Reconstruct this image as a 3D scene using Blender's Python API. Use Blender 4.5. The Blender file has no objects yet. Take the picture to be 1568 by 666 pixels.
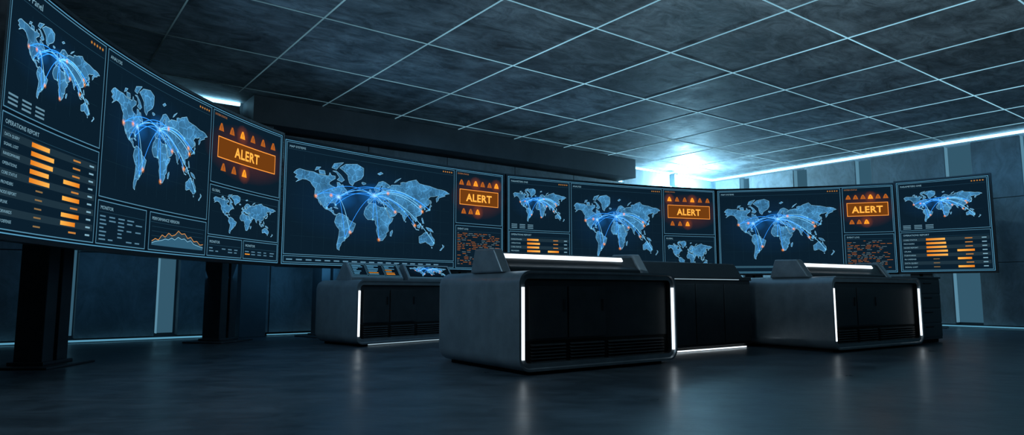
import bpy, bmesh, math, random
from mathutils import Vector, Matrix
from mathutils.geometry import tessellate_polygon
random.seed(7)
scene = bpy.context.scene
COL = scene.collection
CAMH = 0.8

def lin(c):
    c = c/255.0
    return c/12.92 if c <= 0.04045 else ((c+0.055)/1.055)**2.4
def C(r, g, b, a=1.0, k=1.0):
    return (lin(r)*k, lin(g)*k, lin(b)*k, a)

# ------------------------------------------------------------------ materials
def new_mat(name):
    m = bpy.data.materials.new(name); m.use_nodes = True
    nt = m.node_tree
    for n in list(nt.nodes):
        nt.nodes.remove(n)
    out = nt.nodes.new('ShaderNodeOutputMaterial')
    return m, nt, out

def emis(name, col, strength):
    m, nt, out = new_mat(name)
    e = nt.nodes.new('ShaderNodeEmission')
    e.inputs[0].default_value = (*col[:3], 1); e.inputs[1].default_value = strength
    nt.links.new(e.outputs[0], out.inputs[0])
    return m

def surf(name, c1, c2, scale=3.0, rough=(0.4, 0.6), metal=0.0, bump=0.0, detail=8, spec=0.5, stretch=(1, 1, 1), scratch=0.0, tiles=None):
    m, nt, out = new_mat(name)
    N = nt.nodes.new; LK = nt.links.new
    p = N('ShaderNodeBsdfPrincipled')
    tc = N('ShaderNodeTexCoord')
    vec = tc.outputs['Object']; tilev = None
    if tiles:
        rot = N('ShaderNodeMapping'); rot.vector_type = 'POINT'
        rot.inputs['Rotation'].default_value = (0, 0, -math.radians(36.87))
        LK(vec, rot.inputs[0]); vec = rot.outputs[0]
        off = N('ShaderNodeVectorMath'); off.operation = 'SUBTRACT'; off.inputs[1].default_value = tiles[0]
        LK(vec, off.inputs[0])
        dv = N('ShaderNodeVectorMath'); dv.operation = 'DIVIDE'; dv.inputs[1].default_value = tiles[1]; LK(off.outputs[0], dv.inputs[0])
        fl = N('ShaderNodeVectorMath'); fl.operation = 'FLOOR'; LK(dv.outputs[0], fl.inputs[0])
        wn = N('ShaderNodeTexWhiteNoise'); wn.noise_dimensions = '3D'; LK(fl.outputs[0], wn.inputs['Vector'])
        tilev = wn.outputs['Value']
        sc = N('ShaderNodeVectorMath'); sc.operation = 'SCALE'; sc.inputs['Scale'].default_value = 9.0; LK(wn.outputs['Color'], sc.inputs[0])
        ad = N('ShaderNodeVectorMath'); ad.operation = 'ADD'; LK(vec, ad.inputs[0]); LK(sc.outputs[0], ad.inputs[1])
        vec = ad.outputs[0]
    mp = N('ShaderNodeMapping'); mp.inputs['Scale'].default_value = stretch
    LK(vec, mp.inputs[0])
    n = N('ShaderNodeTexNoise'); n.inputs['Scale'].default_value = scale
    n.inputs['Detail'].default_value = detail; n.inputs['Roughness'].default_value = 0.65
    LK(mp.outputs[0], n.inputs['Vector'])
    r = N('ShaderNodeValToRGB')
    r.color_ramp.elements[0].position = 0.32; r.color_ramp.elements[1].position = 0.7
    r.color_ramp.elements[0].color = (*c1[:3], 1); r.color_ramp.elements[1].color = (*c2[:3], 1)
    LK(n.outputs['Fac'], r.inputs[0])
    colout = r.outputs[0]
    if scratch > 0:
        mp2 = N('ShaderNodeMapping'); mp2.inputs['Scale'].default_value = (1.0, 2.2, 1.0)
        mp2.inputs['Rotation'].default_value = (0, 0, 1.1)
        LK(vec, mp2.inputs[0])
        n4 = N('ShaderNodeTexNoise'); n4.inputs['Scale'].default_value = 1.6; n4.inputs['Detail'].default_value = 12
        n4.inputs['Roughness'].default_value = .76; n4.inputs['Distortion'].default_value = 1.2
        LK(mp2.outputs[0], n4.inputs['Vector'])
        mr4 = N('ShaderNodeMapRange'); mr4.inputs['From Min'].default_value = .36; mr4.inputs['From Max'].default_value = .60
        mr4.inputs['To Min'].default_value = 1-scratch; mr4.inputs['To Max'].default_value = 1+scratch*.4
        LK(n4.outputs['Fac'], mr4.inputs['Value'])
        vm = N('ShaderNodeVectorMath'); vm.operation = 'SCALE'
        LK(colout, vm.inputs[0]); LK(mr4.outputs[0], vm.inputs['Scale'])
        colout = vm.outputs[0]
    if tilev is not None:
        mr5 = N('ShaderNodeMapRange'); mr5.inputs['To Min'].default_value = .8; mr5.inputs['To Max'].default_value = 1.15
        LK(tilev, mr5.inputs['Value'])
        vm = N('ShaderNodeVectorMath'); vm.operation = 'SCALE'
        LK(colout, vm.inputs[0]); LK(mr5.outputs[0], vm.inputs['Scale'])
        colout = vm.outputs[0]
    LK(colout, p.inputs['Base Color'])
    mr = N('ShaderNodeMapRange')
    mr.inputs['To Min'].default_value = rough[0]; mr.inputs['To Max'].default_value = rough[1]
    mr.inputs['From Min'].default_value = 0.3; mr.inputs['From Max'].default_value = 0.7
    LK(n.outputs['Fac'], mr.inputs['Value']); LK(mr.outputs[0], p.inputs['Roughness'])
    p.inputs['Metallic'].default_value = metal
    p.inputs['Specular IOR Level'].default_value = spec
    if bump > 0:
        n2 = N('ShaderNodeTexNoise'); n2.inputs['Scale'].default_value = scale*6
        n2.inputs['Detail'].default_value = 6
        LK(mp.outputs[0], n2.inputs['Vector'])
        b = N('ShaderNodeBump'); b.inputs['Strength'].default_value = bump; b.inputs['Distance'].default_value = 0.01
        LK(n2.outputs['Fac'], b.inputs['Height']); LK(b.outputs[0], p.inputs['Normal'])
    LK(p.outputs[0], out.inputs[0])
    return m

CX, CY = 6.3, 20.7
_c, _s = math.cos(math.radians(36.87)), math.sin(math.radians(36.87))
TX = CX*_c + CY*_s; TY = -CX*_s + CY*_c
M_CEIL = surf('concrete_ceiling', (0.10, 0.112, 0.12), (0.34, 0.365, 0.38), 1.3, (0.55, 0.85), 0, 0.4, 12, scratch=.6,
              tiles=((TX-11.42-1.52*20, TY-4.75-1.85*20, 0), (1.52, 1.85, 1000.0)))
M_WALL = surf('concrete_wall', (0.13, 0.15, 0.165), (0.22, 0.25, 0.27), 1.1, (0.6, 0.9), 0, 0.25, 10, scratch=.3)
M_WALLD = surf('concrete_dark', (0.055, 0.065, 0.075), (0.11, 0.125, 0.14), 1.1, (0.6, 0.9), 0, 0.2, 10)
M_FLOOR = surf('polished_concrete_floor', (0.045, 0.058, 0.070), (0.095, 0.115, 0.135), 1.3, (0.27, 0.42), 0, 0.14, 12, 0.5, scratch=.45)
M_SHELL = surf('brushed_graphite', (0.20, 0.225, 0.245), (0.28, 0.31, 0.335), 5, (0.28, 0.42), 0.4, 0.05, 8)
M_BLACK = surf('matte_black_panel', (0.030, 0.035, 0.040), (0.046, 0.052, 0.058), 6, (0.38, 0.5), 0.2, 0.04)
M_LOUV = surf('vent_slat', (0.05, 0.056, 0.062), (0.075, 0.082, 0.09), 6, (0.35, 0.5), 0.3, 0.0)
M_DEEP = surf('vent_black', (0.002, 0.002, 0.002), (0.004, 0.004, 0.004), 6, (0.8, 0.9))
M_FRAME = surf('dark_bezel_metal', (0.012, 0.014, 0.017), (0.025, 0.028, 0.032), 8, (0.3, 0.45), 0.5, 0.0)
M_POST = surf('dark_steel_post', (0.05, 0.058, 0.065), (0.08, 0.09, 0.10), 5, (0.35, 0.5), 0.4, 0.03)
M_GLASS = surf('display_glass', (0.004, 0.007, 0.010), (0.006, 0.010, 0.014), 3, (0.2, 0.3))
M_LED = emis('led_white', (0.80, 0.92, 1.0), 2.0)
M_CYAN = emis('led_cyan', (0.30, 0.72, 1.0), 6.0)
M_CYAN_DIM = emis('led_cyan_dim', (0.12, 0.38, 0.56), 0.8)
M_LAMP = emis('lamp_core', (0.75, 0.92, 1.0), 40.0)

def grid_mat():
    m, nt, out = new_mat('led_ceiling_line')
    e = nt.nodes.new('ShaderNodeEmission')
    e.inputs[0].default_value = (0.30, 0.64, 0.82, 1)
    tc = nt.nodes.new('ShaderNodeTexCoord'); n = nt.nodes.new('ShaderNodeTexNoise')
    n.inputs['Scale'].default_value = 0.35; n.inputs['Detail'].default_value = 2
    nt.links.new(tc.outputs['Object'], n.inputs['Vector'])
    sx = nt.nodes.new('ShaderNodeSeparateXYZ'); nt.links.new(tc.outputs['Object'], sx.inputs[0])
    g = nt.nodes.new('ShaderNodeMapRange'); g.inputs['From Min'].default_value = -5.0; g.inputs['From Max'].default_value = 2.0
    g.inputs['To Min'].default_value = 0.02; g.inputs['To Max'].default_value = 1.0
    nt.links.new(sx.outputs[0], g.inputs['Value'])
    a = nt.nodes.new('ShaderNodeMath'); a.operation = 'MULTIPLY'
    nt.links.new(n.outputs['Fac'], a.inputs[0]); nt.links.new(g.outputs[0], a.inputs[1])
    b = nt.nodes.new('ShaderNodeMath'); b.operation = 'MULTIPLY'; b.inputs[1].default_value = 1.7
    nt.links.new(a.outputs[0], b.inputs[0]); nt.links.new(b.outputs[0], e.inputs[1])
    nt.links.new(e.outputs[0], out.inputs[0])
    return m
M_GRID = grid_mat()

def pix_mat(name, land=False):
    m, nt, out = new_mat(name)
    at = nt.nodes.new('ShaderNodeAttribute'); at.attribute_name = 'Col'
    e = nt.nodes.new('ShaderNodeEmission'); e.inputs[1].default_value = 1.0
    src = at.outputs['Color']
    if land:
        uv = nt.nodes.new('ShaderNodeUVMap'); uv.uv_map = 'UVMap'
        v = nt.nodes.new('ShaderNodeTexVoronoi'); v.feature = 'DISTANCE_TO_EDGE'; v.inputs['Scale'].default_value = 9.0
        nn = nt.nodes.new('ShaderNodeTexNoise'); nn.inputs['Scale'].default_value = 9
        nt.links.new(uv.outputs[0], nn.inputs['Vector'])
        mx = nt.nodes.new('ShaderNodeVectorMath'); mx.operation = 'MULTIPLY_ADD'
        mx.inputs[1].default_value = (0.12, 0.12, 0.12)
        nt.links.new(nn.outputs['Color'], mx.inputs[0]); nt.links.new(uv.outputs[0], mx.inputs[2])
        nt.links.new(mx.outputs[0], v.inputs['Vector'])
        r = nt.nodes.new('ShaderNodeValToRGB')
        r.color_ramp.elements[0].position = 0.015; r.color_ramp.elements[0].color = (1.7, 1.7, 1.7, 1)
        r.color_ramp.elements[1].position = 0.05; r.color_ramp.elements[1].color = (0.9, 0.9, 0.9, 1)
        nt.links.new(v.outputs['Distance'], r.inputs[0])
        n3 = nt.nodes.new('ShaderNodeTexNoise'); n3.inputs['Scale'].default_value = 4
        nt.links.new(uv.outputs[0], n3.inputs['Vector'])
        r3 = nt.nodes.new('ShaderNodeMapRange'); r3.inputs['From Min'].default_value = .3; r3.inputs['From Max'].default_value = .7
        r3.inputs['To Min'].default_value = .6; r3.inputs['To Max'].default_value = 1.4
        nt.links.new(n3.outputs['Fac'], r3.inputs['Value'])
        q = nt.nodes.new('ShaderNodeMix'); q.data_type = 'RGBA'; q.blend_type = 'MULTIPLY'; q.inputs[0].default_value = 1
        nt.links.new(at.outputs['Color'], q.inputs[6]); nt.links.new(r.outputs[0], q.inputs[7])
        src = q.outputs[2]
        nt.links.new(r3.outputs[0], e.inputs[1])
    nt.links.new(src, e.inputs[0])
    t = nt.nodes.new('ShaderNodeBsdfTransparent'); mix = nt.nodes.new('ShaderNodeMixShader')
    nt.links.new(at.outputs['Alpha'], mix.inputs[0])
    nt.links.new(t.outputs[0], mix.inputs[1]); nt.links.new(e.outputs[0], mix.inputs[2])
    nt.links.new(mix.outputs[0], out.inputs[0])
    try: m.cycles.emission_sampling = 'NONE'
    except Exception: pass
    return m
M_PIX = pix_mat('display_graphics'); M_LAND = pix_mat('display_map_land', True)
for mm in (M_GRID, M_CYAN_DIM):
    try: mm.cycles.emission_sampling = 'NONE'
    except Exception: pass

# ------------------------------------------------------------------ mesh helpers
def mesh_obj(name, verts, faces, mats, parent=None, midx=None, smooth=False):
    me = bpy.data.meshes.new(name)
    me.from_pydata([tuple(v) for v in verts], [], faces); me.update()
    for m in (mats if isinstance(mats, (list, tuple)) else [mats]):
        me.materials.append(m)
    if midx:
        for p, i in zip(me.polygons, midx): p.material_index = i
    if smooth:
        for p in me.polygons: p.use_smooth = True
    ob = bpy.data.objects.new(name, me); COL.objects.link(ob)
    if parent: ob.parent = parent
    return ob

def empty(name, loc=(0, 0, 0), rz=0.0):
    e = bpy.data.objects.new(name, None); COL.objects.link(e)
    e.location = loc; e.rotation_euler = (0, 0, rz); e.empty_display_size = 0.2
    return e

class MB:
    """collects boxes in one mesh"""
    def __init__(s): s.v = []; s.f = []; s.m = []
    def box(s, x0, x1, y0, y1, z0, z1, m=0, T=None):
        P = [(x0,y0,z0),(x1,y0,z0),(x1,y1,z0),(x0,y1,z0),(x0,y0,z1),(x1,y0,z1),(x1,y1,z1),(x0,y1,z1)]
        s.hexa(P, m, T)
    def hexa(s, P, m=0, T=None):
        if T: P = [T(*p) for p in P]
        b = len(s.v); s.v += [Vector(p) for p in P]
        for q in ((0,3,2,1),(4,5,6,7),(0,1,5,4),(1,2,6,5),(2,3,7,6),(3,0,4,7)):
            s.f.append(tuple(b+i for i in q)); s.m.append(m)
    def prism(s, prof, x0, x1, m=0):
        b = len(s.v); n = len(prof)
        for x in (x0, x1):
            for (y, z) in prof: s.v.append(Vector((x, y, z)))
        s.f.append(tuple(b+i for i in reversed(range(n)))); s.m.append(m)
        s.f.append(tuple(b+n+i for i in range(n))); s.m.append(m)
        for i in range(n):
            j = (i+1) % n
            s.f.append((b+i, b+j, b+n+j, b+n+i)); s.m.append(m)
    def build(s, name, mats, parent=None, bevel=0.0):
        ob = mesh_obj(name, s.v, s.f, mats, parent, s.m)
        bm = bmesh.new(); bm.from_mesh(ob.data); bmesh.ops.recalc_face_normals(bm, faces=bm.faces[:]); bm.to_mesh(ob.data); bm.free()
        if bevel > 0:
            md = ob.modifiers.new('Bevel', 'BEVEL'); md.width = bevel; md.segments = 3; md.limit_method = 'ANGLE'
        return ob

# ------------------------------------------------------------------ room
A = Vector((0.8, 0.6)); B = Vector((0.6, -0.8))
H = 4.3
def R(a, b, z=0.0):
    return Vector((CX + A.x*a + B.x*b, CY + A.y*a + B.y*b, z))
AL, BL = -26.0, 21.0
def RT(a, b, z): return R(a, b, z)

mb = MB(); mb.box(AL-.3, .3, -.3, BL+.3, -.2, 0, 0, RT); mb.build('floor', [M_FLOOR])
mb = MB(); mb.box(AL-.3, .3, -.3, BL+.3, H, H+.2, 0, RT); mb.build('ceiling', [M_CEIL])
mb = MB(); mb.box(AL-.3, 0, -.3, 0, 0, H, 0, RT); mb.build('wall_back', [M_WALLD])
mb = MB(); mb.box(0, .3, -.3, BL+.3, 0, H, 0, RT); mb.build('wall_right', [M_WALLD])
mb = MB(); mb.box(AL-.3, AL, 0, BL, 0, H, 0, RT); mb.build('wall_left', [M_WALLD])
mb = MB(); mb.box(AL-.3, 0, BL, BL+.3, 0, H, 0, RT); mb.build('wall_front', [M_WALLD])

TH = 0.22
mb = MB()
def clad_back(t0, t1, z0=0.06, z1=H-.12, th=TH):
    mb.box(-t1, -t0, 0.0, th, z0, z1, 0, RT)
for e in [(0.35, 1.9), (2.2, 4.2)]: clad_back(*e)
t = 4.3
zs = [0.06, 1.42, 2.83, H-.55]
while t < 13.7:
    for k in range(3):
        clad_back(t, min(t+1.86, 13.75), zs[k], zs[k+1]-.012, 0.34)
    t += 1.875
for (t0, t1) in [(14.3, 15.15), (15.5, 16.62), (16.92, 18.9), (19.2, 20.9), (21.2, 22.9), (23.2, 25.0)]:
    for k, (za, zb) in enumerate(((.06, 1.42), (1.432, 2.83), (2.842, H-.12))):
        clad_back(t0, t1, za, zb)
mb.build('trim_1', [M_WALL], bevel=0.008)
mb = MB(); mb.box(-14.2, -4.3, 0, .75, H-.5, H-.001, 0, RT); mb.box(-14.25, -13.8, 0, .62, 0.0, H-.5, 0, RT)
mb.build('trim_2', [M_WALLD], bevel=0.01)
mb = MB()
gaps = [(1.3, .16), (3.05, .2), (4.75, .2), (6.88, .27), (8.35, .27), (10.1, .27), (11.8, .27), (13.5, .27), (15.2, .27), (16.9, .27), (18.6, .27)]
prev = 0.3
for g, hw in gaps:
    for za, zb in ((.06, 1.42), (1.43, 2.83), (2.84, H-.14)):
        mb.box(-TH, 0, prev, g-hw, za, zb, 0, RT)
    prev = g+hw
mb.build('trim_3', [M_WALL], bevel=0.008)

# LED trims and glowing recess backs
mb = MB()
mb.box(-4.28, -0.06, 0.05, .11, H-.07, H-.02, 0, RT)
mb.box(-26, -14.27, 0.05, .11, H-.07, H-.02, 0, RT)
mb.box(-.11, -.05, .06, BL-.1, H-.07, H-.02, 0, RT)
mb.box(-.33, -.26, .1, BL-.1, 0.015, 0.04, 1, RT)
mb.box(-26, -14.3, .26, .33, 0.015, 0.04, 1, RT)
mb.box(-13.7, -.3, .37, .41, 0.015, 0.03, 1, RT)
for g, hw in gaps:
    mb.box(-.03, -.005, g-hw+.02, g+hw-.02, 0.1, H-.15, 2, RT)  # recess back emits, standing in for light washed over it
    mb.box(-.19, -.03, g-hw+.004, g-hw+.016, 0.1, H-.15, 3, RT)
for t in (2.05, 15.32, 16.77, 19.05, 21.05, 23.05):
    mb.box(-t-.13, -t+.13, 0.005, .03, 0.1, H-.15, 2, RT)  # same emissive recess back, lit look put into the material
    mb.box(-t-.145, -t-.135, 0.03, .18, 0.1, H-.15, 3, RT)
mb.box(-4.29, -4.25, 0.1, .2, 3.0, H-.1, 0, RT)
mb.build('trim_4', [M_CYAN, M_CYAN_DIM, emis('recess_glow', (0.085, 0.25, 0.38), 0.38), emis('led_joint', (0.24, 0.60, 0.85), 0.4)])

# ceiling luminous grid
mb = MB()
w = 0.0085
a = -11.42 - 1.52*9
while a < -0.2:
    mb.box(a-w, a+w, 0.76, BL, H-.010, H-.001, 0, RT); a += 1.52
b = 4.75 - 1.85*2
while b < BL:
    if b > .8: mb.box(AL, -.1, b-w, b+w, H-.008, H-.002, 0, RT)
    b += 1.85
mb.build('ceiling_light_grid', [M_GRID])

# corner lamp and a haze sphere added to give it a glow
L = R(-2.2, .36, 4.0)
mb = MB(); mb.box(-.08, .08, -.03, .13, -.16, .2, 0); mb.box(-.06, .06, -.05, -.03, -.14, .16, 1)
lampo = mb.build('wall_lamp', [M_FRAME, M_LAMP], bevel=0.0); lampo.location = L; lampo.rotation_euler = (0, 0, math.radians(36.87))
m, nt, out = new_mat('added_haze_scatter')
vs_ = nt.nodes.new('ShaderNodeVolumeScatter'); vs_.inputs['Color'].default_value = (.5, .82, 1.0, 1)
vs_.inputs['Density'].default_value = 0.05; vs_.inputs['Anisotropy'].default_value = 0.2
nt.links.new(vs_.outputs[0], out.inputs['Volume'])
bm = bmesh.new(); bmesh.ops.create_icosphere(bm, subdivisions=5, radius=1.95)
me = bpy.data.meshes.new('added_haze'); bm.to_mesh(me); bm.free(); me.materials.append(m)
for p in me.polygons: p.use_smooth = True
hz = bpy.data.objects.new('added_haze', me); COL.objects.link(hz); hz.parent = lampo; hz.location = (0, -.1, -.1)

# ------------------------------------------------------------------ world map data
LAND = {
'na': [(-168,66),(-162,69.5),(-156,71),(-141,70),(-128,70),(-115,68),(-108,68),(-96,68),(-94,72),(-90,69),(-82,69),(-82,66),(-87,64),(-94,61),(-94,58),(-88,56),(-82,55),(-80,51),(-79,54),(-77,57),(-78,62),(-73,62),(-69,59),(-65,60),(-62,56),(-57,53),(-56,51),(-60,50),(-66,50),(-64,48),(-61,46),(-66,44),(-70,43),(-71,41),(-74,40),(-76,37),(-76,35),(-81,31),(-80,26),(-82,28),(-84,30),(-90,29),(-95,29),(-97,26),(-97,21),(-95,18),(-91,19),(-90,21),(-87,21),(-88,16),(-84,16),(-83,11),(-81,9),(-77,8.5),(-80,7),(-84,9),(-88,13),(-95,16),(-101,17),(-105,20),(-109,25),(-113,31),(-112,28),(-110,23),(-115,28),(-117,33),(-121,35),(-124,40),(-124,46),(-123,49),(-130,54),(-134,58),(-142,60),(-150,60),(-155,58),(-163,55),(-157,59),(-165,61),(-161,64)],
'sa': [(-77,8),(-72,12),(-62,10),(-52,5),(-50,0),(-44,-2),(-35,-6),(-37,-12),(-39,-17),(-41,-22),(-48,-26),(-49,-30),(-54,-34),(-57,-36),(-58,-39),(-62,-40),(-65,-43),(-66,-46),(-69,-50),(-69,-54),(-74,-52),(-75,-46),(-73,-39),(-71,-30),(-70,-20),(-76,-14),(-81,-6),(-80,-2),(-79,2),(-77,6)],
'gr': [(-73,78),(-60,82),(-35,83.5),(-20,81),(-20,74),(-25,70),(-40,65),(-44,60),(-51,63),(-54,68),(-55,72),(-65,76)],
'baf': [(-62,66),(-68,63),(-78,65),(-73,68),(-80,73),(-88,74),(-80,74.5),(-70,71)],
'vic': [(-117,73),(-105,73),(-103,69),(-115,69)],
'ell': [(-90,77),(-85,81),(-65,83),(-75,79),(-80,76)],
'ban': [(-125,72),(-122,75.5),(-113,76),(-118,73.5)],
'nf': [(-59,48),(-56,51),(-53,47)],
'cub': [(-84,22),(-78,22.5),(-74,20),(-78,20)],
'eu': [(-9,37),(-9,43),(-2,43.5),(-1,46),(-4,48.5),(2,51),(5,53),(8,54),(8,57),(10.5,57.5),(10.5,54),(14,54),(19,54.5),(21,57),(24,59),(29,60),(24,60.3),(22,62),(25,65),(22,66),(17,61),(18,59.5),(16,56.5),(13,55.5),(11,59),(6,58),(5,61),(11,65),(15,69),(25,71),(31,70),(41,67),(40,65),(35,64.5),(38,64),(44,67),(46,68),(54,68.5),(60,69),(68,69),(67,72),(73,73),(80,73),(87,75),(98,76.5),(105,77.5),(113,74),(127,73),(140,72.5),(152,71),(160,70),(170,70),(180,69),(190,66),(178,64),(179,62),(170,60),(163,58),(162,55),(157,51),(156,57),(163,61),(157,61),(150,59.5),(142,59),(135,54.5),(140,53),(140,48),(135,43.5),(130,42.5),(127.5,39.5),(129.5,36),(126.5,34.5),(126,37.5),(121.5,39),(122,40.5),(118,39),(122,37),(119.5,35),(122,31),(120,27),(117,23.5),(110,21),(106,20),(109,14),(108,11),(105,9),(102,13),(100,13.5),(99.5,9),(103,4),(103.5,1.5),(101,3),(98,8),(98,14),(95,16),(94,18),(91,22.5),(87,21.5),(82,17),(80,13),(77.5,8),(73,17),(72.5,21),(69,22),(67,25),(61,25),(57,26.5),(51,28),(48.5,30),(50,27),(51.5,25),(56,26),(59.5,22.5),(55,17.5),(45,13),(43,13),(39,21),(35,28),(34.5,31),(36,36),(30,36.5),(27,38),(27,40.5),(33,42),(41,41.5),(37,45.5),(33,46),(31,46.5),(28,43.5),(28.5,41),(24,40.5),(23,38),(21.5,37),(19.5,41),(14,45),(12.5,44.5),(18,40.5),(16,38),(15,40.5),(10.5,43),(8.5,44.3),(3,43),(-0.5,39),(-2,36.8),(-5.5,36)],
'af': [(-6,35.5),(3,37),(10,37),(11,34),(20,31),(24,32),(32,31.2),(34,27.5),(37,21),(39,16),(43,11.5),(51,12),(48,5),(41,-2),(39.5,-8),(40.5,-15),(35,-20),(35.5,-24),(32.5,-28),(27,-34),(19.5,-34.8),(17,-29),(14.5,-22),(12,-16),(13.5,-9),(9,-1),(9.5,4),(5,5.5),(-4,5),(-8,4.5),(-13,9),(-17,14.5),(-16.5,20),(-13,28),(-9.5,31)],
'mad': [(49.5,-12.5),(50.3,-16),(47,-25),(44,-24.5),(44.3,-17)],
'uk': [(-5.5,50),(1,51.2),(1.5,52.7),(-2,55.5),(-2,57.5),(-5,58.5),(-6,56.5),(-3,54),(-5,52)],
'ire': [(-10,52),(-6,52.3),(-6,55),(-9,54.5)],
'ice': [(-24,65.5),(-22,66.5),(-15,66),(-14,65),(-19,63.5),(-22,64)],
'jp': [(130,31.5),(131,34),(136,36),(139,38.5),(140,42),(142,45.5),(145,43.5),(141.5,41),(141,36),(136,33.8)],
'sak': [(142,46),(142,53),(144,50)],
'sum': [(95.5,5.5),(104,-2),(106,-6),(101,-2)],
'bor': [(109,1.5),(113,3.5),(117,7),(119,5),(117,0),(115.5,-4),(110.5,-3)],
'jav': [(105.5,-6.5),(114,-7.5),(114,-8.7),(106.5,-7.7)],
'sul': [(120,1),(125,1.5),(121,0),(123,-5),(120,-5)],
'ng': [(131,-1),(138,-1.8),(145,-4.5),(150,-10.5),(143,-9),(138,-8.3),(133,-4)],
'ph': [(120.5,18.5),(122,18),(124,13),(126,7),(122,7),(122,11),(120,14)],
'au': [(114,-22),(122,-18),(126,-14),(131,-11.5),(136,-12),(135.5,-15),(140,-17.5),(142.5,-11),(146,-19),(153,-26),(153,-31),(150,-37.5),(144,-38.5),(138,-35),(135,-34.5),(131,-31.5),(124,-33.5),(118,-35),(115,-34)],
'tas': [(145,-41),(148,-41),(147,-43.5)],
'nz1': [(173,-35),(178,-38),(175.5,-41.5),(174,-39)],
'nz2': [(173,-40.5),(174,-42),(169,-46.5),(166.5,-46)],
'nov': [(52,71),(56,74),(68,77),(57,72.5)],
'sva': [(12,78),(20,80),(25,79),(17,77)],
'sri': [(80,9),(81.8,7),(80.3,6)],
}
def miller(lon, lat):
    f = math.radians(lat)
    return math.radians(lon), 1.25*math.asinh(math.tan(0.8*f))
MX0, MY0 = miller(-170, -56); MX1, MY1 = miller(190, 83.5)
LANDN = []
for k, pl in LAND.items():
    pts = []
    for lo, la in pl:
        x, y = miller(lo, la)
        pts.append(((x-MX0)/(MX1-MX0), (y-MY0)/(MY1-MY0)))
    tris = tessellate_polygon([[Vector((x, y, 0)) for x, y in pts]])
    LANDN.append((pts, tris))

# ------------------------------------------------------------------ text cache
_tc = {}
def text_tris(s):
    if s in _tc: return _tc[s]
    cu = bpy.data.curves.new('t', 'FONT'); cu.body = s; cu.resolution_u = 2; cu.size = 1.0
    if s == 'ALERT': cu.offset = 0.028; cu.space_character = 1.08
    ob = bpy.data.objects.new('t', cu); COL.objects.link(ob)
    bpy.context.view_layer.update()
    me = bpy.data.meshes.new_from_object(ob.evaluated_get(bpy.context.evaluated_depsgraph_get()))
    me.calc_loop_triangles()
    vs = [(v.co.x, v.co.y) for v in me.vertices]
    tr = [tuple(t.vertices) for t in me.loop_triangles]
    w = max([v[0] for v in vs] + [0.01])
    bpy.data.objects.remove(ob); bpy.data.curves.remove(cu); bpy.data.meshes.remove(me)
    _tc[s] = (vs, tr, w)
    return _tc[s]

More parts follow.
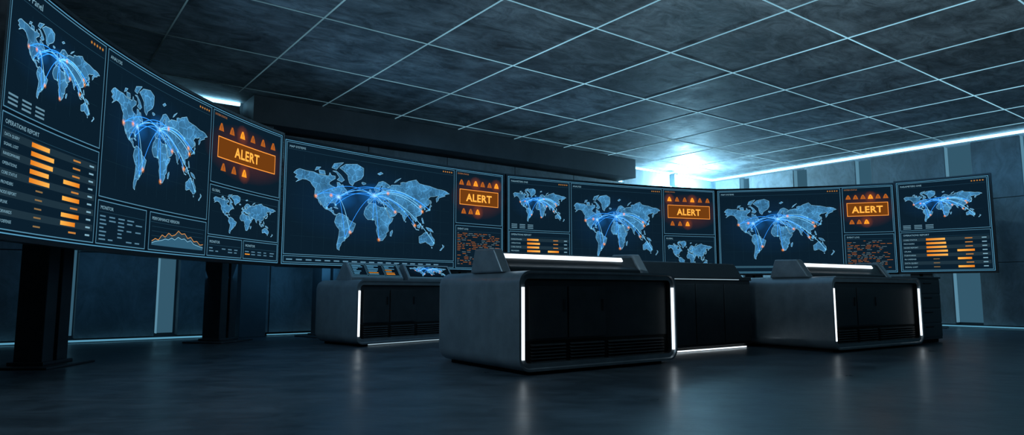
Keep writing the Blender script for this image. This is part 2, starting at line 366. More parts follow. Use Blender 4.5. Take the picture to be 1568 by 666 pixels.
# ------------------------------------------------------------------ display graphics
class Disp:
    def __init__(s, k=1.0): s.p = []; s.k = k
    def poly(s, pts, col, layer=1, land=False):
        if not isinstance(col[0], (tuple, list)): col = [col]*len(pts)
        k = s.k
        s.p.append(([(x, y, c[0]*k, c[1]*k, c[2]*k, c[3]) for (x, y), c in zip(pts, col)], layer, land))
    def rect(s, u0, v0, u1, v1, col, layer=1, col2=None):
        c2 = col2 or col
        s.poly([(u0, v0), (u1, v0), (u1, v1), (u0, v1)], [col, c2, c2, col], layer)
    def line(s, x0, y0, x1, y1, w, col, layer=2, col2=None):
        d = math.hypot(x1-x0, y1-y0)
        if d < 1e-6: return
        nx, ny = -(y1-y0)/d*w/2, (x1-x0)/d*w/2
        c2 = col2 or col
        s.poly([(x0+nx, y0+ny), (x1+nx, y1+ny), (x1-nx, y1-ny), (x0-nx, y0-ny)], [col, c2, c2, col], layer)
    def frame(s, u0, v0, u1, v1, w, col, layer=2):
        s.rect(u0, v0, u1, v0+w, col, layer); s.rect(u0, v1-w, u1, v1, col, layer)
        s.rect(u0, v0+w, u0+w, v1-w, col, layer); s.rect(u1-w, v0+w, u1, v1-w, col, layer)
    def text(s, t, u, v, h, col, layer=3, center=False, maxw=None):
        vs, tr, w = text_tris(t)
        sx = h/0.72; sy = h/0.72
        if maxw and w*sx > maxw: sx = maxw/w
        ox = u - (w*sx/2 if center else 0)
        for a in tr:
            s.poly([(ox+vs[i][0]*sx, v+vs[i][1]*sy) for i in a], col, layer)
    def glow(s, u, v, rx, ry, col, layer=5, n=16, a=1.0):
        c0 = (*col[:3], a); c1 = (*col[:3], 0.0)
        cm = (*col[:3], a*0.25)
        for i in range(n):
            t0 = 2*math.pi*i/n; t1 = 2*math.pi*(i+1)/n
            p0 = (math.cos(t0), math.sin(t0)); p1 = (math.cos(t1), math.sin(t1))
            s.poly([(u, v), (u+p0[0]*rx*.45, v+p0[1]*ry*.45), (u+p1[0]*rx*.45, v+p1[1]*ry*.45)], [c0, cm, cm], layer)
            s.poly([(u+p0[0]*rx*.45, v+p0[1]*ry*.45), (u+p0[0]*rx, v+p0[1]*ry), (u+p1[0]*rx, v+p1[1]*ry), (u+p1[0]*rx*.45, v+p1[1]*ry*.45)], [cm, c1, c1, cm], layer)
    def build(s, name, fn, parent, du=0.22, base=0.004, step=0.0016):
        V = []; F = []; CC = []; UV = []; MI = []
        def emit(poly, off, land):
            if len(poly) < 3: return
            b = len(V)
            for q in poly: V.append(fn(q[0], q[1], off)); 
            F.append(tuple(range(b, b+len(poly)))); MI.append(1 if land else 0)
            for q in poly: CC.extend(q[2:6]); UV.extend(q[0:2])
        def clip(poly, x, keep_right):
            out = []; n = len(poly)
            for i in range(n):
                p, q = poly[i], poly[(i+1) % n]
                ip = (p[0] >= x) if keep_right else (p[0] <= x)
                iq = (q[0] >= x) if keep_right else (q[0] <= x)
                if ip: out.append(p)
                if ip != iq:
                    t = (x-p[0])/(q[0]-p[0])
                    out.append(tuple(a+(c-a)*t for a, c in zip(p, q)))
            return out
        for poly, layer, land in s.p:
            off = base+layer*step
            u0 = min(q[0] for q in poly); u1 = max(q[0] for q in poly)
            k0 = math.floor(u0/du); k1 = math.floor(u1/du)
            rest = poly
            for k in range(k0+1, k1+1):
                x = k*du
                if x <= u0+1e-6 or x >= u1-1e-6: continue
                emit(clip(rest, x, False), off, land); rest = clip(rest, x, True)
            emit(rest, off, land)
        me = bpy.data.meshes.new(name); me.from_pydata([tuple(v) for v in V], [], F)
        me.materials.append(M_PIX); me.materials.append(M_LAND)
        me.polygons.foreach_set('material_index', MI)
        ca = me.color_attributes.new('Col', 'FLOAT_COLOR', 'CORNER'); ca.data.foreach_set('color', CC)
        uv = me.uv_layers.new(name='UVMap'); uv.data.foreach_set('uv', UV)
        me.update()
        ob = bpy.data.objects.new(name, me); COL.objects.link(ob); ob.parent = parent
        return ob

BG = C(7, 20, 31); PAN = C(11, 30, 44); LINEC = C(82, 136, 164); LINED = C(36, 72, 92)
TXT = C(130, 175, 195); ORG = C(255, 160, 50); ORD = C(120, 62, 14)
LANDC = C(62, 124, 168); COAST = C(135, 198, 230); ARC = C(50, 150, 255, 0.9, 1.6); ARCW = C(130, 210, 255, 0.9, 1.5)

def panel(d, u0, v0, u1, v1, title=None, ts=.036):
    d.rect(u0, v0, u1, v1, PAN, 1)
    d.frame(u0, v0, u1, v1, 0.009, LINEC, 3)
    if title:
        d.text(title, u0+.05, v1-.05-ts, ts, TXT, 3)
        d.line(u0+.03, v1-.075-ts, u1-.03, v1-.075-ts, .004, LINED, 2)

HUBS = [(-74, 41), (5, 50)]
CITY = [(-122, 38), (-99, 19), (-47, -23), (-58, -34), (18, -33), (32, 30), (55, 25), (77, 28), (116, 40), (139, 36), (103, 1), (151, -33), (37, 56), (3, 6), (121, 31), (-80, 26), (-90, 42), (100, 52)]
def wmap(d, u0, v0, u1, v1, full=True, grid=True, bright=1.0):
    if grid:
        nx = int((u1-u0)/.2); ny = int((v1-v0)/.2)
        for i in range(1, nx): d.line(u0+i*(u1-u0)/nx, v0, u0+i*(u1-u0)/nx, v1, .003, C(20, 46, 60), 2)
        for i in range(1, ny): d.line(u0, v0+i*(v1-v0)/ny, u1, v0+i*(v1-v0)/ny, .003, C(20, 46, 60), 2)
    W = u1-u0; Hh = v1-v0
    def M(x, y): return (u0+x*W, v0+y*Hh)
    def LL(lo, la):
        x, y = miller(lo, la); return M((x-MX0)/(MX1-MX0), (y-MY0)/(MY1-MY0))
    lc = tuple(c*bright for c in LANDC[:3])+(1.0,)
    cc = tuple(c*bright for c in COAST[:3])+(1.0,)
    lw = 0.005 if W > 1.0 else 0.003
    if full:
        d.glow(u0+W*.42, v0+Hh*.55, W*.5, Hh*.5, C(30, 110, 190), 2, 24, a=.16)
    for pts, tris in LANDN:
        for t in tris:
            d.poly([M(*pts[i]) for i in t], lc, 4, True)
        n = len(pts)
        for i in range(n):
            a = M(*pts[i]); b = M(*pts[(i+1) % n])
            d.line(a[0], a[1], b[0], b[1], lw, cc, 5)
    if not full: return
    for h in HUBS:
        c = LL(*h)
        d.glow(c[0], c[1], W*.12, Hh*.15, C(40, 150, 255, 1, 1.2), 6, a=.5)
        d.glow(c[0], c[1], W*.022, Hh*.035, C(190, 230, 255, 1, 1.8), 7, a=1)
    pairs = [(HUBS[0], HUBS[1])]
    for i, ct in enumerate(CITY):
        pairs.append((HUBS[0 if ct[0] < -20 else 1], ct))
        if i % 3 == 0: pairs.append((HUBS[1 if ct[0] < -20 else 0], ct))
    for j, (p, q) in enumerate(pairs):
        a = LL(*p); b = LL(*q); dd = math.hypot(a[0]-b[0], a[1]-b[1])
        m = ((a[0]+b[0])/2, (a[1]+b[1])/2 + dd*.28)
        prev = a; N = 14
        for i in range(1, N+1):
            t = i/N
            x = (1-t)**2*a[0]+2*t*(1-t)*m[0]+t*t*b[0]; y = (1-t)**2*a[1]+2*t*(1-t)*m[1]+t*t*b[1]
            d.line(prev[0], prev[1], x, y, .007 if W > 1.2 else .0045, ARCW if j % 4 == 0 else ARC, 7)
            prev = (x, y)
    r = min(.045, W*.02)
    for i, ct in enumerate(CITY):
        c = LL(*ct)
        if i % 2 == 0:
            d.glow(c[0], c[1], r, r, C(255, 150, 50, 1, 1.6), 8, 10, a=1)
        else:
            d.glow(c[0], c[1], r*.7, r*.7, C(120, 210, 255, 1, 1.5), 8, 10, a=1)

def wtri(d, u, v, s, lit):
    c = C(255, 150, 40, 1, 1.3) if lit else C(180, 96, 34)
    if lit: d.glow(u, v+s*.4, s*1.3, s*1.3, C(255, 120, 20, 1, 1), 2, 12, a=.4)
    pts = [(u-s*.5, v), (u+s*.5, v), (u+s*.36, v+s*.42), (u+.12*s, v+s*.88), (u-.12*s, v+s*.88), (u-s*.36, v+s*.42)]
    d.poly(pts, c, 3)
    d.rect(u-s*.04, v+s*.26, u+s*.04, v+s*.62, PAN, 4); d.rect(u-s*.04, v+s*.12, u+s*.04, v+s*.2, PAN, 4)

def alertp(d, u0, v0, u1, v1, lits=(2,), rows2=3):
    W = u1-u0; Hh = v1-v0
    panel(d, u0, v0, u1, v1)
    d.text('SYSTEM STATUS', u0+.04, v1-.065, .028, C(180, 120, 70), 3)
    s = min(.12, W*.11)
    for i in range(6): 
        wtri(d, u0+W*(.12+.152*i), v1-Hh*.26, s, i in lits)
    for i in range(rows2): wtri(d, u0+W*(.17+.15*i), v0+Hh*.19, s, i == rows2-1)
    bu0, bu1, bv0, bv1 = u0+W*.08, u1-W*.08, v0+Hh*.36, v0+Hh*.66
    d.glow((bu0+bu1)/2, (bv0+bv1)/2, W*.62, Hh*.42, C(255, 110, 10, 1, .8), 2, 20, a=.2)
    d.rect(bu0, bv0, bu1, bv1, C(112, 60, 18), 3)
    d.frame(bu0, bv0, bu1, bv1, .013, C(250, 155, 65, 1, 1.1), 4)
    d.text('ALERT', (bu0+bu1)/2, bv0+(bv1-bv0)*.26, (bv1-bv0)*.48, C(255, 172, 70, 1, 1.25), 5, True, (bu1-bu0)*.74)

def codep(d, u0, v0, u1, v1, col=None):
    panel(d, u0, v0, u1, v1, 'EVENT LOG')
    v = v1-.16; rnd = random.Random(int(u0*100))
    while v > v0+.05:
        x = u0+.05
        while x < u1-.15:
            w = rnd.uniform(.03, .12)
            if rnd.random() < .7: d.rect(x, v, min(x+w, u1-.05), v+.010, C(165, 95, 45) if rnd.random() < .6 else C(100, 120, 128), 3)
            x += w+.03
        v -= .034

def tablep(d, u0, v0, u1, v1, n=10, seed=1):
    panel(d, u0, v0, u1, v1, 'OPERATIONS REPORT')
    rnd = random.Random(seed); W = u1-u0; top = v1-.13; rh = (top-v0-.03)/n
    LAB = ['RU DEFENSE', 'DATA QUERY', 'SIGNAL LOST', 'RANSOMWARE', 'OPERATIONS', 'CORE STATUS', 'PROVIDERS', 'NODE REPORT', 'UPLINK', 'FORWARDS']
    for i in range(n):
        v = top-rh*(i+1)
        if i % 2 == 0: d.rect(u0+.03, v+.006, u1-.03, v+rh-.006, C(30, 50, 62), 2)
        d.text(LAB[(i+seed) % 10], u0+.05, v+rh*.34, rh*.34, TXT, 4, maxw=W*.17)
        if i in (0, 1, 2, 3, 4) and (i != 3 or seed != 2):
            ww = W*rnd.uniform(.17, .24)
            d.rect(u0+W*.29, v+rh*.24, u0+W*.29+ww, v+rh*.76, C(235, 130, 30), 4, C(255, 185, 85))
        else:
            d.rect(u0+W*.36, v+rh*.4, u0+W*.43, v+rh*.58, C(140, 110, 70), 4)
        if i in (2, 3, 7, 8, 5)[(seed % 2):]:
            ww = W*rnd.uniform(.15, .2)
            d.rect(u0+W*.63, v+rh*.24, u0+W*.63+ww, v+rh*.76, C(255, 185, 80), 4, C(235, 130, 30))
        else:
            d.rect(u0+W*.72, v+rh*.38, u0+W*.8, v+rh*.6, C(200, 130, 60), 4)
        d.rect(u0+W*.90, v+rh*.38, u0+W*.95, v+rh*.6, TXT, 4)

def graphp(d, u0, v0, u1, v1):
    panel(d, u0, v0, u1, v1, 'PERFORMANCE VERSION')
    W = u1-u0-.12; Hh = v1-v0-.22; b = v0+.06
    for i in range(5): d.line(u0+.06, b+Hh*i/4, u1-.06, b+Hh*i/4, .003, LINED, 2)
    n = 16; hs = [.2, .35, .3, .6, .5, .75, .62, .7, .95, .8, .85, .6, .7, .45, .5, .3, .35]; h2 = [.1, .2, .25, .3, .4, .38, .5, .42, .6, .5, .55, .4, .5, .3, .25, .2, .15]
    for i in range(n):
        x0 = u0+.06+W*i/n; x1 = u0+.06+W*(i+1)/n
        d.poly([(x0, b), (x1, b), (x1, b+Hh*hs[i+1]), (x0, b+Hh*hs[i])], C(35, 62, 78), 3)
        d.poly([(x0, b), (x1, b), (x1, b+Hh*h2[i+1]), (x0, b+Hh*h2[i])], C(50, 95, 120), 4)
        d.line(x0, b+Hh*hs[i], x1, b+Hh*hs[i+1], .008, C(220, 150, 80), 5)
        d.line(x0, b+Hh*h2[i], x1, b+Hh*h2[i+1], .006, C(140, 200, 230), 5)

def statp(d, u0, v0, u1, v1, seed=3):
    panel(d, u0, v0, u1, v1, 'MONITOR')
    rnd = random.Random(seed); W = u1-u0; v = v1-.16
    while v > v0+.04:
        for k in range(5):
            if rnd.random() < .8:
                x = u0+.05+k*(W-.08)/5
                d.rect(x, v, x+rnd.uniform(.4, .8)*(W-.1)/5, v+.014, C(85, 128, 152) if rnd.random() < .93 else ORG, 3)
        v -= .038

def corner_dots(d, u1, v1):
    for i in range(5): d.glow(u1-.07-.05*i, v1-.06, .02, .02, C(255, 170, 60, 1, 1.4), 5, 8)

def mapcol(d, u0, v0, u1, v1, title, seed=1, split=.5, n=10, ts=.036):
    vs = v0+(v1-v0)*split
    panel(d, u0, vs+.02, u1, v1, title, ts)
    W = u1-u0
    wmap(d, u0+W*.06, vs+.20, u1-W*.06, v1-.2)
    for i in range(3):
        for k in range(3): d.rect(u0+.06+k*W*.13, vs+.06+i*.035, u0+.06+k*W*.13+W*.09, vs+.076+i*.035, C(100, 140, 160), 3)
    corner_dots(d, u1, v1)
    tablep(d, u0, v0, u1, vs-.01, n, seed)

# ------------------------------------------------------------------ lights helper
def look(ob, tgt):
    d = Vector(tgt)-ob.location; ob.rotation_euler = d.to_track_quat('-Z', 'Y').to_euler()
def area(name, loc, tgt, size, power, col, parent=None):
    l = bpy.data.lights.new(name, 'AREA'); l.shape = 'RECTANGLE'; l.size = size[0]; l.size_y = size[1]
    l.energy = power; l.color = col
    o = bpy.data.objects.new(name, l); COL.objects.link(o); o.location = loc; look(o, tgt)
    if parent: o.parent = parent
    return o
def point(name, loc, power, col, r=.05):
    l = bpy.data.lights.new(name, 'POINT'); l.energy = power; l.color = col; l.shadow_soft_size = r
    o = bpy.data.objects.new(name, l); COL.objects.link(o); o.location = loc; return o

# ------------------------------------------------------------------ curved display screens
ZB, ZT = CAMH+.42, CAMH+2.45
class Arc:
    def __init__(s, P0, P1, sag):
        s.P0 = Vector(P0); s.P1 = Vector(P1); ch = s.P1-s.P0; c = ch.length; s.t = ch/c
        s.n = Vector((s.t.y, -s.t.x))   # toward viewers
        s.Rr = (c*c/4+sag*sag)/(2*sag); s.h = math.asin(c/2/s.Rr); s.L = 2*s.h*s.Rr
        s.c = (s.P0+s.P1)/2 + s.n*(s.Rr-sag)
    def __call__(s, u, v, o):
        th = u/s.Rr - s.h
        rr = s.Rr-o
        p = s.c - s.n*(rr*math.cos(th)) + s.t*(rr*math.sin(th))
        return Vector((p.x, p.y, ZB+v))
HS = ZT-ZB

def arcbox(mb, A_, u0, u1, v0, v1, o0, o1, m=0, seg=None):
    n = seg or max(1, int((u1-u0)/.2))
    for i in range(n):
        a = u0+(u1-u0)*i/n; b = u0+(u1-u0)*(i+1)/n
        P = [A_(a, v0, o1), A_(b, v0, o1), A_(b, v0, o0), A_(a, v0, o0), A_(a, v1, o1), A_(b, v1, o1), A_(b, v1, o0), A_(a, v1, o0)]
        mb.hexa(P, m)

def screen(P0, P1, sag, content, posts, k=1.0):
    A_ = Arc(P0, P1, sag); L_ = A_.L
    root = empty('curved_display_screen', (0, 0, 0))
    mb = MB(); arcbox(mb, A_, 0, L_, 0, HS, -.07, 0, 0); 
    mb.build('display_glass', [M_GLASS], root)
    mb = MB(); w = .035
    arcbox(mb, A_, -w, L_+w, -w, 0, -.09, .018); arcbox(mb, A_, -w, L_+w, HS, HS+w, -.09, .018)
    arcbox(mb, A_, -w, 0, 0, HS, -.09, .018, seg=1); arcbox(mb, A_, L_, L_+w, 0, HS, -.09, .018, seg=1)
    arcbox(mb, A_, 0, L_, .06, HS-.06, -.14, -.071)
    mb.build('bezel', [M_FRAME], root)
    d = Disp(k)
    d.rect(0.0, 0.0, L_, HS, BG, 0)
    d.frame(.012, .012, L_-.012, HS-.012, .010, C(85, 150, 185), 3)
    content(d, L_)
    d.build('graphics', A_, root)
    n = max(1, round(L_/2.2))
    for i in range(n):
        u = L_*(i+.5)/n
        p = A_(u, HS/2, .05); q = A_(u, HS/2, 1.05)
        o = area('display_fill', p, q, (L_/n, HS), 3.2*L_/n, (.20, .58, 1.0), root)  # added fill lamp, stronger than the graphics, unseen in reflections
        o.visible_glossy = False
    for (px, py, u) in posts:
        P = A_(u, 0, -.12); tg = (A_(u+.1, 0, 0)-A_(u-.1, 0, 0)).normalized(); nn = Vector((tg.y, -tg.x, 0))
        O = Vector((px, py, 0))
        def T(x, y, z, O=O, tg=tg, nn=nn): return O+tg*x-nn*y+Vector((0, 0, z))
        mb = MB()
        mb.box(-.21, -.03, -.15, .15, 0.02, 2.9, 0, T); mb.box(.03, .21, -.15, .15, 0.02, 2.9, 0, T)
        mb.box(-.035, .035, -.09, .09, 0.02, 2.88, 1, T)
        mb.box(-.42, .42, -.34, .34, 0.0, 0.025, 0, T)
        mb.box(-.25, .25, -.19, .19, 0.025, 0.06, 0, T)
        dist = (P-O).dot(nn); off = (P-O).dot(tg)
        for z in (1.55, 2.65):
            for sx in (-.12, .12):
                mb.hexa([T(sx-.04, -.1, z-.05), T(sx+.04, -.1, z-.05), T(sx+.04+off, -dist, z-.05), T(sx-.04+off, -dist, z-.05),
                         T(sx-.04, -.1, z+.05), T(sx+.04, -.1, z+.05), T(sx+.04+off, -dist, z+.05), T(sx-.04+off, -dist, z+.05)], 0)
        mb.build('stand', [M_POST, M_DEEP], root, bevel=.008)
    return A_

g = .04
def c1(d, L):
    a = L*.285; b = L*.685
    mapcol(d, g, g, a, HS-g, 'Alerts Panel', 1, .46, 10, .06)
    panel(d, a+g, .50, b, HS-g, 'ANALYSIS')
    W = b-a-g
    wmap(d, a+g+.08, .64, b-.08, HS-.22); corner_dots(d, b, HS-g)
    statp(d, a+g, g, a+g+W*.42, .47); graphp(d, a+g+W*.45, g, b, .47)
    e = L-g
    alertp(d, b+g, HS*.50, e, HS-g, (2,))
    panel(d, b+g, .32, e, HS*.485, 'GLOBAL'); wmap(d, b+g+.08, .36, e-.08, HS*.45, False)
    statp(d, b+g, g, b+g+(e-b-g)*.48, .30, 9); statp(d, b+g+(e-b-g)*.5, g, e, .30, 11)
def c2(d, L):
    a = L*.745
    panel(d, g, .17, a, HS-g, 'MAP SYSTEMS')
    wmap(d, g+.12, .25, a-.12, HS-.22); corner_dots(d, a, HS-g)
    panel(d, g, g, a, .15)
    for i in range(18): d.rect(g+.06+i*.18, .08, g+.06+i*.18+.11, .10, C(95, 140, 165), 3)
    alertp(d, a+g, HS*.46, L-g, HS-g, (2, 5)); codep(d, a+g, g, L-g, HS*.44)
def c3(d, L):
    a = L*.285; b = L*.735
    mapcol(d, g, g, a, HS-g, 'PARAMETERS ONE', 3, .42, 8)
    panel(d, a+g, .17, b, HS-g, 'ANALYSIS'); wmap(d, a+g+.06, .32, b-.06, HS-.26); corner_dots(d, b, HS-g)
    panel(d, a+g, g, b, .15)
    alertp(d, b+g, HS*.46, L-g, HS-g, (0, 3))
    panel(d, b+g, g, L-g, HS*.44, 'GLOBAL'); wmap(d, b+g+.08, .1, L-g-.08, HS*.38, False)
def c4(d, L):
    a = L*.715
    panel(d, g, .17, a, HS-g, 'MAP SYSTEMS'); wmap(d, g+.1, .32, a-.1, HS-.24); corner_dots(d, a, HS-g)
    panel(d, g, g, a, .15)
    alertp(d, a+g, HS*.46, L-g, HS-g, (3,)); codep(d, a+g, g, L-g, HS*.44)
def c5(d, L):
    mapcol(d, g, g, L-g, HS-g, 'PARAMETERS ONE', 5, .44, 8)

screen((-3.80, 4.80), (-3.62, 10.28), .34, c1, [(-5.1, 7.32, 2.1), (-4.7, 10.8, 4.7)])
screen((-3.66, 10.50), (-.19, 13.91), .16, c2, [(-3.35, 12.1, .9), (-1.2, 14.1, 3.3)])
screen((-.10, 13.97), (4.95, 16.1), .18, c3, [(1.0, 15.3, 1.0), (3.6, 16.4, 4.2)])
screen((5.02, 16.12), (8.78, 15.15), .10, c4, [(6.0, 16.6, 1.0), (8.2, 16.1, 3.2)])
screen((8.72, 14.95), (10.08, 13.87), .03, c5, [(9.25, 15.05, .5)])

# ------------------------------------------------------------------ desks
def desk_shell(name, W, D, Hd, parent, rad=.13):
    bm = bmesh.new()
    z0 = .035
    vs = [bm.verts.new(p) for p in [(0,0,z0),(W,0,z0),(W,D,z0),(0,D,z0),(0,0,Hd),(W,0,Hd),(W,D,Hd),(0,D,Hd)]]
    for q in ((0,3,2,1),(4,5,6,7),(0,1,5,4),(1,2,6,5),(2,3,7,6),(3,0,4,7)):
        bm.faces.new([vs[i] for i in q])
    es = [e for e in bm.edges if not (abs(e.verts[0].co.y) < 1e-6 and abs(e.verts[1].co.y) < 1e-6)]
    bmesh.ops.bevel(bm, geom=es, offset=rad, segments=8, profile=.5, affect='EDGES')
    ff = [f for f in bm.faces if all(abs(v.co.y) < 1e-5 for v in f.verts)]
    bmesh.ops.inset_region(bm, faces=ff, thickness=.022, depth=0)
    ff = [f for f in bm.faces if all(abs(v.co.y) < 1e-5 for v in f.verts) and f.calc_area() > W*Hd*.5]
    r = bmesh.ops.inset_region(bm, faces=ff, thickness=.010, depth=-.02)
    r = bmesh.ops.inset_region(bm, faces=ff, thickness=.045, depth=-.0)
    r = bmesh.ops.inset_region(bm, faces=ff, thickness=.006, depth=-.05)
    ff[0].material_index = 1
    for f in r['faces']: f.material_index = 1
    for f in bm.faces: f.smooth = True
    bmesh.ops.recalc_face_normals(bm, faces=bm.faces[:])
    me = bpy.data.meshes.new(name); bm.to_mesh(me); bm.free()
    me.materials.append(M_SHELL); me.materials.append(M_DEEP)
    ob = bpy.data.objects.new(name, me); COL.objects.link(ob); ob.parent = parent
    md = ob.modifiers.new('es', 'EDGE_SPLIT'); md.split_angle = math.radians(35)
    return ob

def desk_front(W, D, Hd, root, doors=2):
    mb = MB()
    mb.box(.14, W-.14, .12, D-.14, 0, .05, 1)
    y = .07
    xs = [.14, .14+.50, .14+1.02, W-.14]
    mb.box(.09, W-.09, y-.004, y+.01, .32, Hd-.09, 0)
    for i in range(len(xs)-1):
        x0, x1 = xs[i]+.012, xs[i+1]-.012
        if i < 2:
            mb.box(x0, x1, y-.026, y-.005, .34, Hd-.15, 0)
            mb.box(x1-.05, x1-.035, y-.040, y-.026, .60, .72, 2)
        for k in range(6):
            z = .11+k*.032
            mb.hexa([(x0+.02, y-.028, z), (x1-.02, y-.028, z), (x1-.02, y+.0, z+.010), (x0+.02, y+.0, z+.010),
                     (x0+.02, y-.028, z+.008), (x1-.02, y-.028, z+.008), (x1-.02, y+.0, z+.020), (x0+.02, y+.0, z+.020)], 3)
    mb.build('doors_and_vents', [M_BLACK, M_DEEP, M_FRAME, M_LOUV], root, bevel=.003)
    mb = MB()
    for x in (.040, W-.040-.026):
        mb.box(x, x+.026, .004, .024, .15, Hd-.16, 0)
    mb.build('edge_light', [M_LED], root)

def riser(W, root, y=.35, z=1.0, x0=0.0):
    mb = MB()
    mb.prism([(y, z-.01), (y+.17, z+.24), (y+.53, z+.25), (y+.62, z-.01)], x0+.04, x0+.16, 0)
    mb.prism([(y, z-.01), (y+.17, z+.24), (y+.53, z+.25), (y+.62, z-.01)], x0+W-.16, x0+W-.04, 0)
    mb.prism([(y+.05, z-.01), (y+.05, z+.05), (y+.10, z+.075), (y+.18, z+.205), (y+.50, z+.225), (y+.58, z-.01)], x0+.16, x0+W-.16, 1)
    mb.build('console_riser', [M_SHELL, M_BLACK], root, bevel=.02)
    mb = MB()
    a = Vector((y+.142, z+.143)); b = Vector((y+.166, z+.182)); n = Vector((-.85, .52))*.014
    mb.prism([tuple(a), tuple(a+n), tuple(b+n), tuple(b)], x0+.16, x0+W-.36, 0)
    mb.build('riser_light', [M_LED], root)

def operator_monitor(root, x0, x1, y, z, name='monitor'):
    mb = MB()
    mb.prism([(y, z-.01), (y, z+.04), (y+.16, z+.27), (y+.22, z+.27), (y+.42, z-.01)], x0, x1, 0)
    mb.build(name+'_housing', [M_SHELL], root, bevel=.012)
    W = x1-x0-.08
    sl = Vector((0, .16, .23)).normalized(); nn = Vector((0, -.23, .16)).normalized()
    o = Vector((x0+.04, y, z+.04))+sl*.02
    L_ = .24
    def fn(u, v, off): return o+Vector((u, 0, 0))+sl*v+nn*(.002+off)
    return W, L_, fn

def desk(P, rz, W=2.1, D=1.67, Hd=1.0):
    root = empty('control_desk', (P[0], P[1], 0), rz)
    desk_shell('body', W, D, Hd, root)
    desk_front(W, D, Hd, root)
    return root

RZ = math.radians(34.9)
dA = desk((.07, 6.38), RZ, 2.2); riser(2.2, dA)
dB = desk((4.2, 8.77), RZ - math.radians(2), 2.3, 1.67); riser(2.25, dB)
def add_mon(root, x0, x1, y, z, kind):
    W, L_, fn = operator_monitor(root, x0, x1, y, z)
    d = Disp(1.0); d.rect(0, 0, W, L_, BG, 0); d.frame(0, 0, W, L_, .005, LINEC, 1)
    if kind == 'map':
        wmap(d, .06, .02, W-.06, L_-.02, True, False)
    else:
        rnd = random.Random(3)
        for (a, b) in ((.02, .3), (.32, .66), (.68, .98)):
            d.frame(W*a, .02, W*b, L_-.02, .004, LINEC, 2)
            for i in range(7):
                d.rect(W*a+.02, .04+i*.026, W*a+.02+rnd.uniform(.3, .9)*W*(b-a-.05), .05+i*.026, C(90, 160, 200) if rnd.random() < .85 else ORG, 2)
    d.build('screen_graphics', fn, root, du=5, base=.001, step=.0006)

dC = empty('control_desk', (-2.24, 9.67, 0), math.radians(48.6))
desk_shell('body', 2.6, 1.15, .97, dC, .13); desk_front(2.6, 1.15, .97, dC)
add_mon(dC, .12, 1.12, .32, .97, 'data'); add_mon(dC, 1.22, 2.24, .32, .97, 'map')
M_LEDF = emis('led_floor', (0.6, 0.85, 1.0), 0.6)
mb = MB(); mb.box(.3, 2.4, .10, .118, .012, .022, 0); mb.build('floor_light', [M_LEDF], dC)

root = empty('linking_counter', (.07, 6.38, 0), RZ)
mb = MB()
x0, x1, y0 = 2.22, 4.66, .78
mb.box(x0, x1, y0, y0+.75, .06, .95, 0)
mb.box(x0, x1, y0-.03, y0+.78, .95, 1.0, 0)
mb.box(x0+.05, x1-.05, y0+.06, y0+.7, 0, .06, 2)
for i in range(4):
    xx = x0+.05+i*(x1-x0-.05)/4
    mb.box(xx, xx+(x1-x0-.05)/4-.02, y0-.015, y0+.005, .10, .90, 1)
mb.build('counter_body', [M_BLACK, M_LOUV, M_DEEP], root, bevel=.006)
mb = MB(); mb.prism([(y0+.10, .99), (y0+.25, 1.2), (y0+.62, 1.22), (y0+.7, .99)], x0-.0, x1, 0); mb.build('counter_riser', [M_BLACK], root, bevel=.02)
mb = MB(); mb.box(x0+.1, x1-.3, y0-.04, y0-.03, .958, .966, 1); mb.box(x0+.05, x1-.1, y0+.02, y0+.04, .01, .024, 0)
mb.build('counter_light', [M_LED, M_LEDF], root)

root = empty('equipment_cabinet', (6.12, 10.25, 0), RZ)
mb = MB()
mb.box(0, .95, 0, .7, .05, 1.0, 0); mb.box(.05, .9, .04, .66, 0, .05, 1); mb.box(-.02, .97, -.02, .72, 1.0, 1.03, 0)
for i in range(4): mb.box(.03, .92, -.018, .0, .09+i*.225, .09+i*.225+.205, 0); mb.box(.35, .6, -.035, -.018, .09+i*.225+.15, .09+i*.225+.165, 1)
mb.build('cabinet_body', [M_LOUV, M_DEEP], root, bevel=.008)

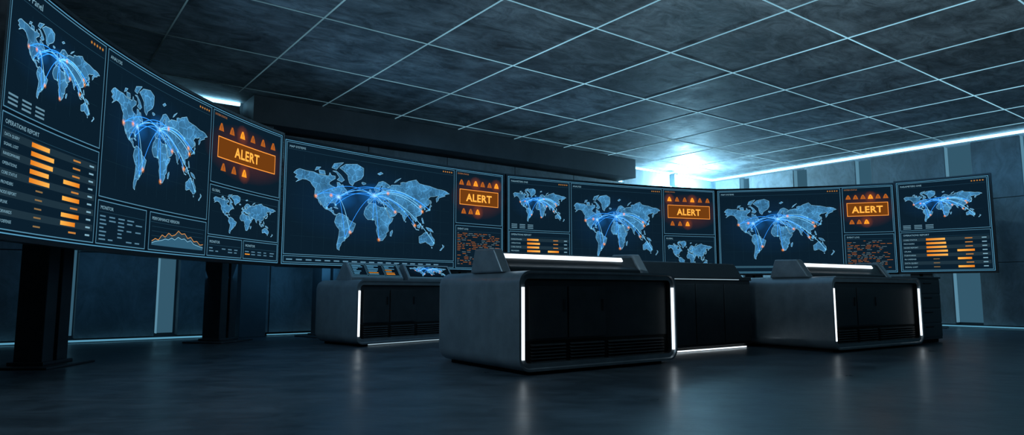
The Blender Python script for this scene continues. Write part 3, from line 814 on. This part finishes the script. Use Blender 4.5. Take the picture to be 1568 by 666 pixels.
# ------------------------------------------------------------------ lights
point('wall_lamp_light', R(-2.2, .85, 3.75), 760, (.34, .74, 1.0), .06)
area('ceiling_fill', (3.6, 6.0, 1.6), (3.8, 7.5, 6), (6, 4), 75, (.52, .82, 1.0))  # unseen fill lamp added to brighten the ceiling
area('ceiling_fill', (-1.5, 8.5, 1.8), (-1.5, 8.5, 6), (4, 5), 6, (.35, .70, 1.0))  # weaker unseen fill added for the left part of the ceiling
area('overhead_fill', (-2.6, 4.0, 4.2), (0.2, 8.0, 0.3), (2.0, 2.0), 85, (.50, .80, 1.0))  # unseen lamp added to light the left sides of the desks
area('overhead_fill', (1.5, 11.5, 4.2), (1.5, 11.3, 0), (6, 4), 36, (.25, .62, 1.0))  # broad unseen fill added for the room's ambient level
area('wall_fill', R(-15.0, 1.3, 1.3), R(-15.0, .0, .9), (4.5, .6), 5, (.13, .52, 1.0))  # unseen lamp added behind the first screen to lift the wall
area('wall_fill', R(-12.9, 1.6, 1.3), R(-12.9, .0, .8), (1.2, .6), 4, (.10, .50, 1.0))  # unseen lamp added for a blue glow on the back wall
area('wall_fill', R(-1.6, 8.0, 3.6), R(0, 7.5, 1.8), (5, .6), 22, (.16, .56, 1.0))  # added fill on the right wall, no fixture here
area('wall_fill', R(-8.0, 2.0, 3.5), R(-8.0, 0, 3.1), (8, .4), 4, (.18, .58, 1.0))  # added fill for the upper back wall, no fixture here

w = bpy.data.worlds.new('World'); scene.world = w; w.use_nodes = True
w.node_tree.nodes['Background'].inputs[0].default_value = (.01, .02, .03, 1); w.node_tree.nodes['Background'].inputs[1].default_value = .3

# ------------------------------------------------------------------ camera
cam = bpy.data.cameras.new('Camera'); cam.sensor_width = 36; cam.lens = 36*1018/1568; cam.clip_start = .05
co = bpy.data.objects.new('Camera', cam); COL.objects.link(co)
co.location = (0, 0, CAMH); co.rotation_euler = (math.radians(90+6.33), 0, 0)
scene.camera = co
scene.view_settings.view_transform = 'Standard'
scene.view_settings.look = 'None'
